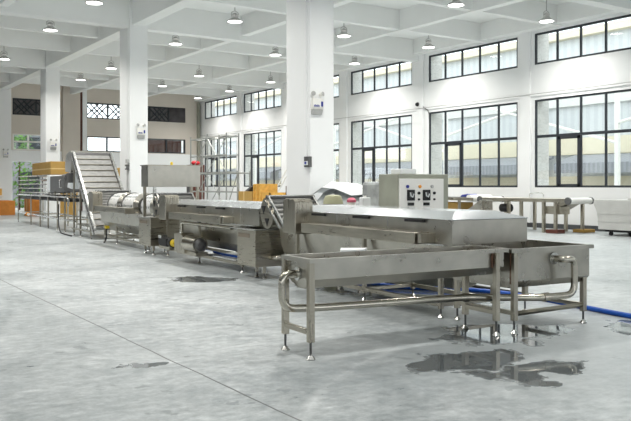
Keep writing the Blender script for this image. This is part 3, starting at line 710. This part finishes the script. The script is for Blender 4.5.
# ------------------------------------------------------------------ sorting frame and rack
sf = thing('sorting_conveyor', 'long tubular sorting conveyor on thin legs at the far left', 'conveyor', (6.2, 30, 0))
for u in (5.75, 6.75):
    for v in (25.8, 26.9, 28.4, 29.8, 31.6, 34.4): leg(sf, u, v, .08, 1.14, .05)
    part('top_rail', MB().tube([(u, 34.5, 1.14), (u, 25.6, 1.14), (u, 25.35, 1.1), (u, 25.35, .85)], .035, 10, .12), 'bright', sf)
    part('lower_rail', MB().tube([(u, 34.4, .4), (u, 24.4, .4)], .03, 8), 'bright', sf)
part('belt', MB().box(5.8, 6.7, 25.6, 34.4, .98, 1.07), 'dark', sf)
for v in (25.8, 28.4, 31.6, 34.4): rail(sf, (5.77, v, .4), (6.73, v, .4), .045)
rk = thing('slatted_rack', 'open rack of pale rails standing over the sorting conveyor', 'rack', (6.2, 31, 1.1))
for u in (5.78, 6.72):
    for k in range(5): part('rail', MB().tube([(u, 34.5, 1.25+.16*k), (u, 28.4, 1.25+.16*k)], .024, 8), 'tube', rk)
    for v in (34.4, 32.4, 30.4, 28.5): part('post', MB().box(u-.02, u+.02, v-.02, v+.02, 1.172, 1.92), 'iron', rk)
part('shelf', MB().box(5.8, 6.7, 28.45, 34.45, 1.885, 1.91), 'satin', rk)
for k in (0, 2): part('tray', MB().box(5.8, 6.7, 28.5, 34.4, 1.23+.16*k, 1.25+.16*k), 'iron', rk)
gb = thing('control_box', 'grey control box with white front end on the sorting conveyor', 'control box', (6.2, 27, 1.2))
part('body', MB().box(5.72, 6.5, 25.75, 27.95, 1.3, 1.84), 'iron', gb, .02); part('cover', MB().box(5.70, 6.52, 27.95, 28.38, 1.28, 1.88), 'pw', gb, .02, label='white end')
for u in (5.85, 6.4):
    for v in (25.95, 27.8): part('support', MB().box(u-.03, u+.03, v-.03, v+.03, 1.07, 1.3), 'steel', gb)
part('handle', MB().tube([(5.72, 25.9, 1.7), (5.6, 25.9, 1.7), (5.6, 25.9, 1.45), (5.72, 25.9, 1.45)], .02, 8, .04), 'bright', gb)
cbx = thing('cardboard_box', 'long brown cardboard box on top of the slatted rack', 'box', (6.2, 30, 1.91))
part('carton', MB().box(5.85, 6.6, 27.8+.7, 31.9, 1.913, 2.38), 'card', cbx, .01); part('tape', MB().box(5.846, 6.604, 28.495, 31.905, 2.1, 2.14), 'tape', cbx)
tubeobj('dark_tube', [(5.66, 26.3, .9), (5.62, 26.2, .35), (5.5, 25.4, .03), (5.42, 24.6, .02), (5.4, 23.4, .02)], .02, 'dark', 'black cable looping to the floor by the inclined conveyor', 'cable', (5.62, 25.5, 0), ROW, bend=.4)
tg = thing('cable_tag', 'orange plug lying against the lower rail of the sorting conveyor', 'plug', (5.6, 31.9, .4))
part('body', MB().sphere((5.62, 31.6, .4), .085, 12, (1, 1.4, 1)), 'amber', tg); part('collar', MB().cyl((5.62, 31.5, .4), (5.62, 31.35, .4), .05), 'white', tg)

# ------------------------------------------------------------------ goods on the left
def carton(label, x0, x1, y0, y1, z0, z1, mat='card', tape='tape', frame=HALL):
    r = thing('cardboard_box', label, 'box', ((x0+x1)/2, (y0+y1)/2, z0), frame)
    part('carton', MB().box(x0, x1, y0, y1, z0, z1), mat, r, .015); part('tape', MB().box(x0-.003, x1+.003, (y0+y1)/2-.04, (y0+y1)/2+.04, z0+.01, z1+.003), tape, r)
    return r
carton('big orange carton on the floor at the left edge of the picture', 7.6, 9.25, 41.8, 43.6, 0, .74, 'orange', 'orange')
tb = thing('side_table', 'white-topped table behind the orange carton at the left edge', 'table', (8.2, 44.5, 0), HALL)
part('tabletop', MB().box(6.8, 9.15, 44.0, 45.2, .92, 1.0), 'white', tb, .01)
for x in (6.9, 9.05):
    for y in (44.1, 45.1): part('leg', MB().box(x-.03, x+.03, y-.03, y+.03, 0, .92), 'white', tb)
carton('yellowish carton on the white table at the left edge', 8.2, 9.1, 44.2, 45.0, 1.0, 1.36, 'wood')
carton('orange-brown carton on the floor seen between the sorting conveyor legs', 9.4, 10.3, 39.5, 40.5, 0, .95, 'orange')
carton('tall brown carton behind the sorting conveyor, left of the control box', 10.1, 11.4, 38.2, 39.4, 0, 1.2, 'card')
carton('pale carton behind the sorting conveyor, near its right end', 11.6, 12.4, 36.4, 37.2, 0, .95, 'tape')
carton('brown carton seen between inclined conveyor and middle column', 11.0, 12.0, 33.0, 34.0, 0, 2.3, 'card')
# ------------------------------------------------------------------ far right: scaffold and crates
sc = thing('scaffold_tower', 'grey tubular scaffold tower in front of the far windows', 'scaffold', (18.5, 37, 0), HALL)
for x in (18.0, 18.7):
    for y, zt in ((39.4, 4.2), (37.3, 4.25), (35.1, 4.2), (33.9, 2.25)):
        part('standard', MB().cyl((x, y, 0), (x, y, zt), .04, None, 8), 'scaf', sc)
    for z, y1 in ((4.05, 35.1), (3.1, 35.1), (2.15, 33.9), (1.2, 33.9), (.3, 33.9)):
        part('ledger', MB().cyl((x, 39.4, z), (x, y1, z), .035, None, 8), 'scaf', sc)
    for p, q in () if x > 18.5 else (((39.4, 2.2), (37.3, 4.0)), ((37.3, 2.2), (35.1, 4.0)), ((37.3, 4.0), (35.1, 2.2)), ((39.4, .3), (37.3, 2.1)), ((37.3, .3), (35.1, 2.1)), ((35.1, .3), (33.9, 2.1)), ((37.3, 2.1), (35.1, .3))):
        part('brace', MB().cyl((x, p[0], p[1]), (x, q[0], q[1]), .025, None, 6), 'scaf', sc)
for y, z in ((39.4, 4.05), (37.3, 4.05), (35.1, 4.05), (39.4, 2.15), (37.3, 2.15), (35.1, 2.15), (33.9, 2.15)):
    part('transom', MB().cyl((18.0, y, z), (18.7, y, z), .035, None, 8), 'scaf', sc)
part('deck', MB().box(18.05, 18.65, 35.1, 39.4, 2.19, 2.24), 'scaf', sc)
lad = thing('ladder', 'thin pale pole ladder leaning against the far window behind the crates', 'ladder', (21, 34, 0), HALL)
for d in (0, .45): part('stile', MB().cyl((20.4+d*.1, 35.3+d, 0), (21.9+d*.1, 33.2+d, 4.3), .03, None, 8), 'white', lad)
for k in range(12):
    t = (k+.6)/12.5; part('rung', MB().cyl((20.4+1.5*t, 35.3-2.1*t, 4.3*t), (20.44+1.5*t, 35.75-2.1*t, 4.3*t), .018, None, 6), 'white', lad)
cr = thing('wooden_crate', 'tall yellow plywood crate in front of the far windows', 'crate', (18.5, 31.2, 0), HALL)
part('panel', MB().box(18.0, 18.9, 31.55, 32.25, .12, 1.6), 'wood', cr, .01)
for y in (31.6, 31.9, 32.2): part('batten', MB().box(17.96, 18.0, y-.05, y+.05, .12, 1.6), 'wood', cr)
part('skid', MB().box(18.0, 18.9, 31.6, 31.72, 0, .12), 'wood', cr); part('skid', MB().box(18.0, 18.9, 32.08, 32.2, 0, .12), 'wood', cr)
cl = thing('wooden_pallet_box', 'low open plywood box with a corner post beside the tall crate', 'crate', (18.5, 29.7, 0), HALL)
part('panel', MB().box(18.0, 18.06, 30.75, 31.5, 0, 1.2), 'wood', cl); part('panel', MB().box(18.0, 18.9, 30.75, 30.81, 0, 1.2), 'wood', cl)
part('floor_board', MB().box(18.0, 18.9, 30.75, 31.5, 0, .08), 'wood', cl); part('post', MB().box(18.86, 18.94, 30.68, 30.75, 0, 1.5), 'brown', cl)
bc = thing('cardboard_box', 'wide brown carton with an open flap, left of the tall crate', 'box', (18.5, 33.2, 0), HALL)
part('carton', MB().box(18.0, 19.1, 32.4, 33.8, .0, 1.24), 'card', bc, .01)
part('flap', MB().prism([(32.9, 1.245), (33.2, 1.25), (32.6, 1.5), (32.5, 1.48)], 'x', 18.02, 18.9), 'iron', bc); part('tape', MB().box(17.996, 18.0, 33.2, 33.3, .02, 1.24), 'tape', bc)
dc = thing('timber_cabinet', 'dark red-brown cabinet with a red bundle on top, behind the scaffold', 'cabinet', (19.4, 42, 0), HALL)
part('carcass', MB().box(19.1, 19.9, 41.6, 42.4, 0, 2.75), 'brown', dc, .01); part('door', MB().box(19.08, 19.1, 41.65, 42.35, .1, 2.5), 'latt', dc)
part('bundle', MB().sphere((19.4, 41.8, 2.86), .24, 12, (1.2, 1, .55)), 'red', dc, label='red bundle')

# ------------------------------------------------------------------ behind the near washer
cc = thing('control_cabinet', 'grey electric cabinet with white instrument front behind the near washer', 'cabinet', (7.3, 9.45, 0))
part('carcass', MB().box(6.86, 7.82, 9.22, 9.72, .06, 1.68), 'hide', cc, .01); part('plinth', MB().box(6.9, 7.78, 9.26, 9.68, 0, .06), 'dark', cc)
dp = part('panel', MB().box(6.87, 7.70, 9.185, 9.22, 1.0, 1.61), 'white', cc, .006)
def pan(fx, fz): return 6.87 + .83*fx, 1.60 - .43*fz
for nm_, fx, fz, mt in (('indicator', .16, .25, 'bluemark'), ('indicator', .44, .25, 'amber'), ('indicator', .72, .25, 'lamp')):
    x, z = pan(fx, fz); part(nm_, MB().cyl((x, 9.185, z), (x, 9.168, z), .024), mt, dp)
for fx in (.235, .59):
    x, z = pan(fx, .55); g = part('meter', MB().box(x-.068, x+.068, 9.165, 9.186, z-.08, z+.08), 'dark', dp, .004)
    part('dial', MB().cyl((x, 9.166, z+.005), (x, 9.155, z+.005), .042), 'iron', g)
    part('pointer', MB().tube([(x-.03, 9.152, z+.04), (x-.02, 9.152, z-.01), (x+.015, 9.152, z-.03), (x+.035, 9.152, z+.02)], .009, 6), 'pw', g)
    x2, z2 = pan(fx, .86); part('switch', MB().box(x2-.055, x2+.055, 9.17, 9.186, z2-.022, z2+.022), 'dark', dp)
for fx, fz, rr in ((.415, .48, .022), (.415, .7, .016), (.77, .48, .022), (.77, .7, .016)):
    x, z = pan(fx, fz); part('button', MB().cyl((x, 9.186, z), (x, 9.165, z), rr), 'dark', dp)
pt = solo('paper_stack', MB().box(7.0, 7.3, 9.35, 9.6, 1.682, 1.76), 'pw', 'small white block lying on top of the grey electric cabinet', 'block', (7.15, 9.45, 1.68), bevel=.01)
# film-wrapped goods
ph = thing('wrapped_machine', 'bulky machine wrapped in clear film behind the near washer', 'wrapped goods', (9, 13, 0))
rr = random.Random(3)
mb = MB()
prof = [(11.6, 1.25), (12.1, 1.5), (12.7, 1.40), (13.3, 1.48), (13.9, 1.36)]
loops = []
for v, zt in [(11.2, 1.42)] + prof:
    loops.append([(8.2, v, .1), (8.85, v, .1), (8.9+.1*rr.random(), v, zt*.8), (8.8, v, zt), (8.4, v, zt+.03), (8.1-.1*rr.random(), v, zt*.75)])
mb.loops(loops); part('film', mb, 'film', ph, .05); part('skid', MB().box(8.2, 8.85, 11.3, 13.8, 0, .1), 'wood', ph)
sh = MB(); vs = []
for k, (v, z) in enumerate(((11.0, 1.72), (11.4, 1.62), (11.9, 1.46), (12.4, 1.43), (13.0, 1.56), (13.5, 1.58), (14.1, 1.36))):
    vs.append([(8.12, v, z-.12), (8.35, v, z), (8.65, v, z-.02), (9.0, v, z-.2)])
top = [[(a, b2, c+.012) for a, b2, c in l] for l in vs]
n_ = len(vs)
flat = [p for l in vs for p in l] + [p for l in top for p in l]
fs = []
for k in range(n_-1):
    for i in range(3):
        a = k*4+i; fs.append((a, a+1, a+5, a+4)); o2 = n_*4; fs.append((o2+a+4, o2+a+5, o2+a+1, o2+a))
sh.add(flat, fs, True); part('cover_sheet', sh, 'pw', ph, label='white plastic sheet over the top')
part('lump', MB().box(7.9, 8.5, 11.15, 11.75, .1, 1.58), 'film', ph, .06)
brl = thing('plastic_barrel', 'squat olive-yellow barrel beside the front column base', 'barrel', (7.3, 11.6, 0))
part('body', MB().lathe((7.3, 11.75, 0), [(.14,0),(.17,.05),(.19,.5),(.19,1.12),(.17,1.25),(.14,1.32),(.08,1.34)]), 'lime', brl); part('hoop', MB().lathe((7.3, 11.75, 0), [(.185,1.1),(.2,1.12),(.2,1.16),(.18,1.18)]), 'iron', brl)
part('cap', MB().lathe((7.27, 11.72, 1.335), [(.035,0),(.035,.02),(.01,.024)], 12), 'white', brl)
jug = thing('red_container', 'small red and white tub behind the near washer cover', 'tub', (7.3, 11.1, 1.1))
part('body', MB().lathe((7.3, 11.15, 1.0), [(.06,0),(.075,.22)], 18), 'white', jug); part('lid', MB().lathe((7.3, 11.15, 1.22), [(.08,0),(.08,.04),(.05,.07),(.02,.08)], 18), 'pink', jug)
stn = thing('work_table', 'low steel bench carrying tubs behind the near washer', 'bench', (7.3, 10.9, 0))
part('tabletop', MB().box(7.1, 7.6, 10.3, 11.35, .96, 1.0), 'steel', stn)
for u in (7.13, 7.57):
    for v in (10.33, 11.32): part('leg', MB().box(u-.02, u+.02, v-.02, v+.02, 0, .96), 'steel_v', stn)
wj = thing('white_container', 'square white canister to the right of the red tub', 'canister', (7.3, 10.75, 1.0))
part('body', MB().box(7.22, 7.38, 10.68, 10.8, 1.0, 1.31), 'pw', wj, .015); part('cap', MB().cyl((7.3, 10.74, 1.31), (7.3, 10.74, 1.34), .025), 'white', wj)

# ------------------------------------------------------------------ belt conveyors along the right wall
cv = thing('belt_conveyor', 'white belt conveyor on steel legs along the right wall', 'conveyor', (20.6, 18.5, 0), HALL)
X0, X1 = 19.95, 21.0
part('side_beam', MB().box(X0-.05, X0, 15.65, 19.4, .98, 1.1), 'steel', cv, .006); part('side_beam', MB().box(X1, X1+.05, 15.65, 19.4, .98, 1.1), 'steel', cv, .006)
part('belt', MB().box(X0, X1, 15.7, 19.4, 1.03, 1.09), 'white', cv, .02)
for y in (15.65, 19.4):
    p = part('roller', MB().cyl((X0, y, 1.03), (X1, y, 1.03), .1, None, 20), 'white', cv)
    for x in (X0-.06, X1+.0): part('bearing', MB().cyl((x, y, 1.03), (x+.06, y, 1.03), .115, None, 18), 'iron', p)
for x, y, z in ((X0, 16.15, .12), (X0, 16.62, 0), (X0, 17.55, 0), (X0, 18.1, 0), (X0, 19.2, 0), (X1+.02, 15.95, .1), (X1+.02, 16.6, 0), (X1+.02, 17.9, 0), (X1+.02, 19.2, 0)):
    part('leg', MB().box(x-.045, x+.045, y-.045, y+.045, z, .99), 'steel_v', cv)
part('lower_rail', MB().box(X0-.02, X0+.03, 17.55, 19.2, .3, .36), 'steel', cv)
part('drive_box', MB().box(X0+.05, X0+.5, 16.0, 16.75, .6, .85), 'steel', cv, .01)
part('return_guard', MB().prism([(15.8, 1.0), (16.3, .98), (16.4, .7)], 'x', X0+.3, X0+.95), 'steel', cv)
part('motor', MB().cyl((X0+.2, 18.2, .75), (X0+.2, 18.6, .75), .14, None, 18), 'dark', cv)
kn = MB().tube([(20.4, 17.6, 1.09), (20.4, 17.6, 1.25), (20.4, 17.3, 1.28), (20.4, 17.0, 1.25), (20.4, 17.0, 1.09)], .015, 6, .06)
part('guard_hoop', kn, 'bright', cv)
def block(label, x0, x1, y0, y1, z1, mat):
    return solo('timber_block', MB().box(x0, x1, y0, y1, 0, z1), mat, label, 'timber block', ((x0+x1)/2, (y0+y1)/2, 0), HALL, 'timber blocks under the conveyor legs', bevel=.01)
block('red-brown timber block under the front leg of the wall conveyor', 19.75, 20.12, 15.92, 16.38, .12, 'brown')
block('brownish timber block at the far right foot of the wall conveyor', 20.85, 21.4, 15.75, 16.2, .1, 'card')
c2 = thing('belt_conveyor', 'smaller conveyor with white roller, left of the long wall conveyor', 'conveyor', (20.4, 21.2, 0), HALL)
part('side_beam', MB().box(19.75, 19.82, 19.62, 22.9, .98, 1.08), 'steel', c2); part('side_beam', MB().box(20.9, 20.97, 19.62, 22.9, .98, 1.08), 'steel', c2)
part('roller', MB().cyl((19.82, 19.85, 1.06), (20.9, 19.85, 1.06), .13, None, 20), 'white', c2); part('belt', MB().box(19.82, 20.9, 19.95, 22.9, 1.02, 1.1), 'belt', c2)
for x in (19.8, 20.93):
    for y in (20.3, 22.6): part('leg', MB().box(x-.04, x+.04, y-.04, y+.04, 0, 1.0), 'steel_v', c2)
solo('blue_cloth', MB().prism([(20.05, 1.102), (20.6, 1.102), (20.5, 1.18), (20.2, 1.22)], 'x', 20.1, 20.6), 'bluemark', 'small blue bundle lying on the smaller wall conveyor', 'bundle', (20.35, 20.3, 1.1), HALL, bevel=.03)
hp = thing('feed_hopper', 'grey sloped sheet hopper standing at the end of the wall conveyor', 'hopper', (19.2, 18.7, 0), HALL)
part('body', MB().prism([(18.4, .25), (18.4, 1.03), (18.46, 1.03), (19.1, .66), (19.1, .25)], 'x', 18.95, 19.5), 'satin', hp, .01)
for y in (18.5, 19.0): 
    for x in (19.0, 19.45): part('leg', MB().box(x-.03, x+.03, y-.03, y+.03, 0, .26), 'steel_v', hp)
carton('flat brown carton under the smaller wall conveyor', 19.95, 20.7, 20.5, 22.4, 0, .9, 'card')
# grey bulging skip on castors
bn = thing('storage_bin', 'pale grey flared bin with ribbed sides on black castors at the right edge', 'bin', (20.2, 13.5, 0), HALL)
def ring(f, z): 
    return [(20.3-.05, 14.9+f, z), (20.3-.05, 11.6, z), (21.5, 11.6, z), (21.5, 14.9+f, z)]
lv = [(-.10,.18),(-.08,.42),(-.09,.44),(-.05,.66),(-.06,.68),(.0,.82),(.06,.93),(.07,1.03),(.03,1.08)]
part('body', MB().loops([ring(f, z) for f, z in lv]), 'grey', bn, .015)
rb = MB()
for z in (.43, .67): rb.box(20.235, 20.25, 11.6, 14.8, z-.012, z+.012)
part('ribs', rb, 'grey', bn)
part('lid_sheet', MB().box(20.4, 21.3, 11.8, 13.9, 1.08, 1.13), 'grey', bn, .01)
part('skid', MB().box(20.3, 21.45, 11.7, 14.6, .12, .18), 'dark', bn)
for x in (20.4, 21.35):
    for y in (12.0, 13.7, 14.45): part('castor', MB().cyl((x-.03, y, .06), (x+.03, y, .06), .06, None, 14), 'dark', bn)

# ------------------------------------------------------------------ hoses on the floor
tubeobj('water_hose', [(7.6, 2.5, .03), (7.5, 5.7, .03), (7.55, 6.3, .03), (7.7, 7.3, .03), (7.55, 8.3, .03), (6.7, 9.0, .03), (6.7, 12, .03), (7.1, 15, .03), (7.0, 17.2, .03)], .03, 'blue', 'blue water hose lying on the wet floor beneath the machines', 'hose', (7.5, 8, 0), ROW, bend=.5, n=10)
tubeobj('dark_tube', [(7.75, 6.55, .022), (7.85, 7.4, .022), (7.8, 9.0, .022)], .022, 'dark', 'thin dark strip on the floor just behind the blue hose', 'cable', (7.8, 8, 0), ROW, bend=.5)  # thin dark tube laid as a strip along the floor
tubeobj('water_hose', [(5.95, 12.1, .213), (5.9, 13.2, .213), (5.95, 14.0, .213)], .022, 'blue', 'short blue hose on the frame under the second washer', 'hose', (5.9, 13, .2), ROW, bend=.3)
tray = solo('drip_tray', MB().box(5.78, 6.42, 12.0, 13.9, .176, .19), 'pw', 'pale sheet lying on the frame under the second washer', 'sheet', (6.1, 13, .18))

# ------------------------------------------------------------------ light and camera
w = bpy.data.worlds.new('overcast_sky'); S.world = w; w.use_nodes = True
bg = w.node_tree.nodes['Background']; bg.inputs['Color'].default_value = (.93, .97, 1.0, 1); bg.inputs['Strength'].default_value = 3.2
cam = bpy.data.cameras.new('camera'); co = bpy.data.objects.new('camera', cam); COL.objects.link(co)
co.location = (0, 0, H); co.rotation_euler = (PI/2, 0, -CAM_YAW)
cam.sensor_width = 36; cam.lens = 772 / 631 * 36; cam.shift_y = -(210.5 - 186) / 631; cam.clip_end = 400
S.camera = co
vs_ = S.view_settings
vs_.view_transform = 'Standard'; vs_.look = 'None'; vs_.gamma = 1; vs_.use_curve_mapping = False; vs_.exposure = 0.0
S.cycles.use_denoising = True; S.cycles.max_bounces = 10; S.cycles.diffuse_bounces = 6; S.cycles.transparent_max_bounces = 12
S.cycles.sample_clamp_indirect = 6
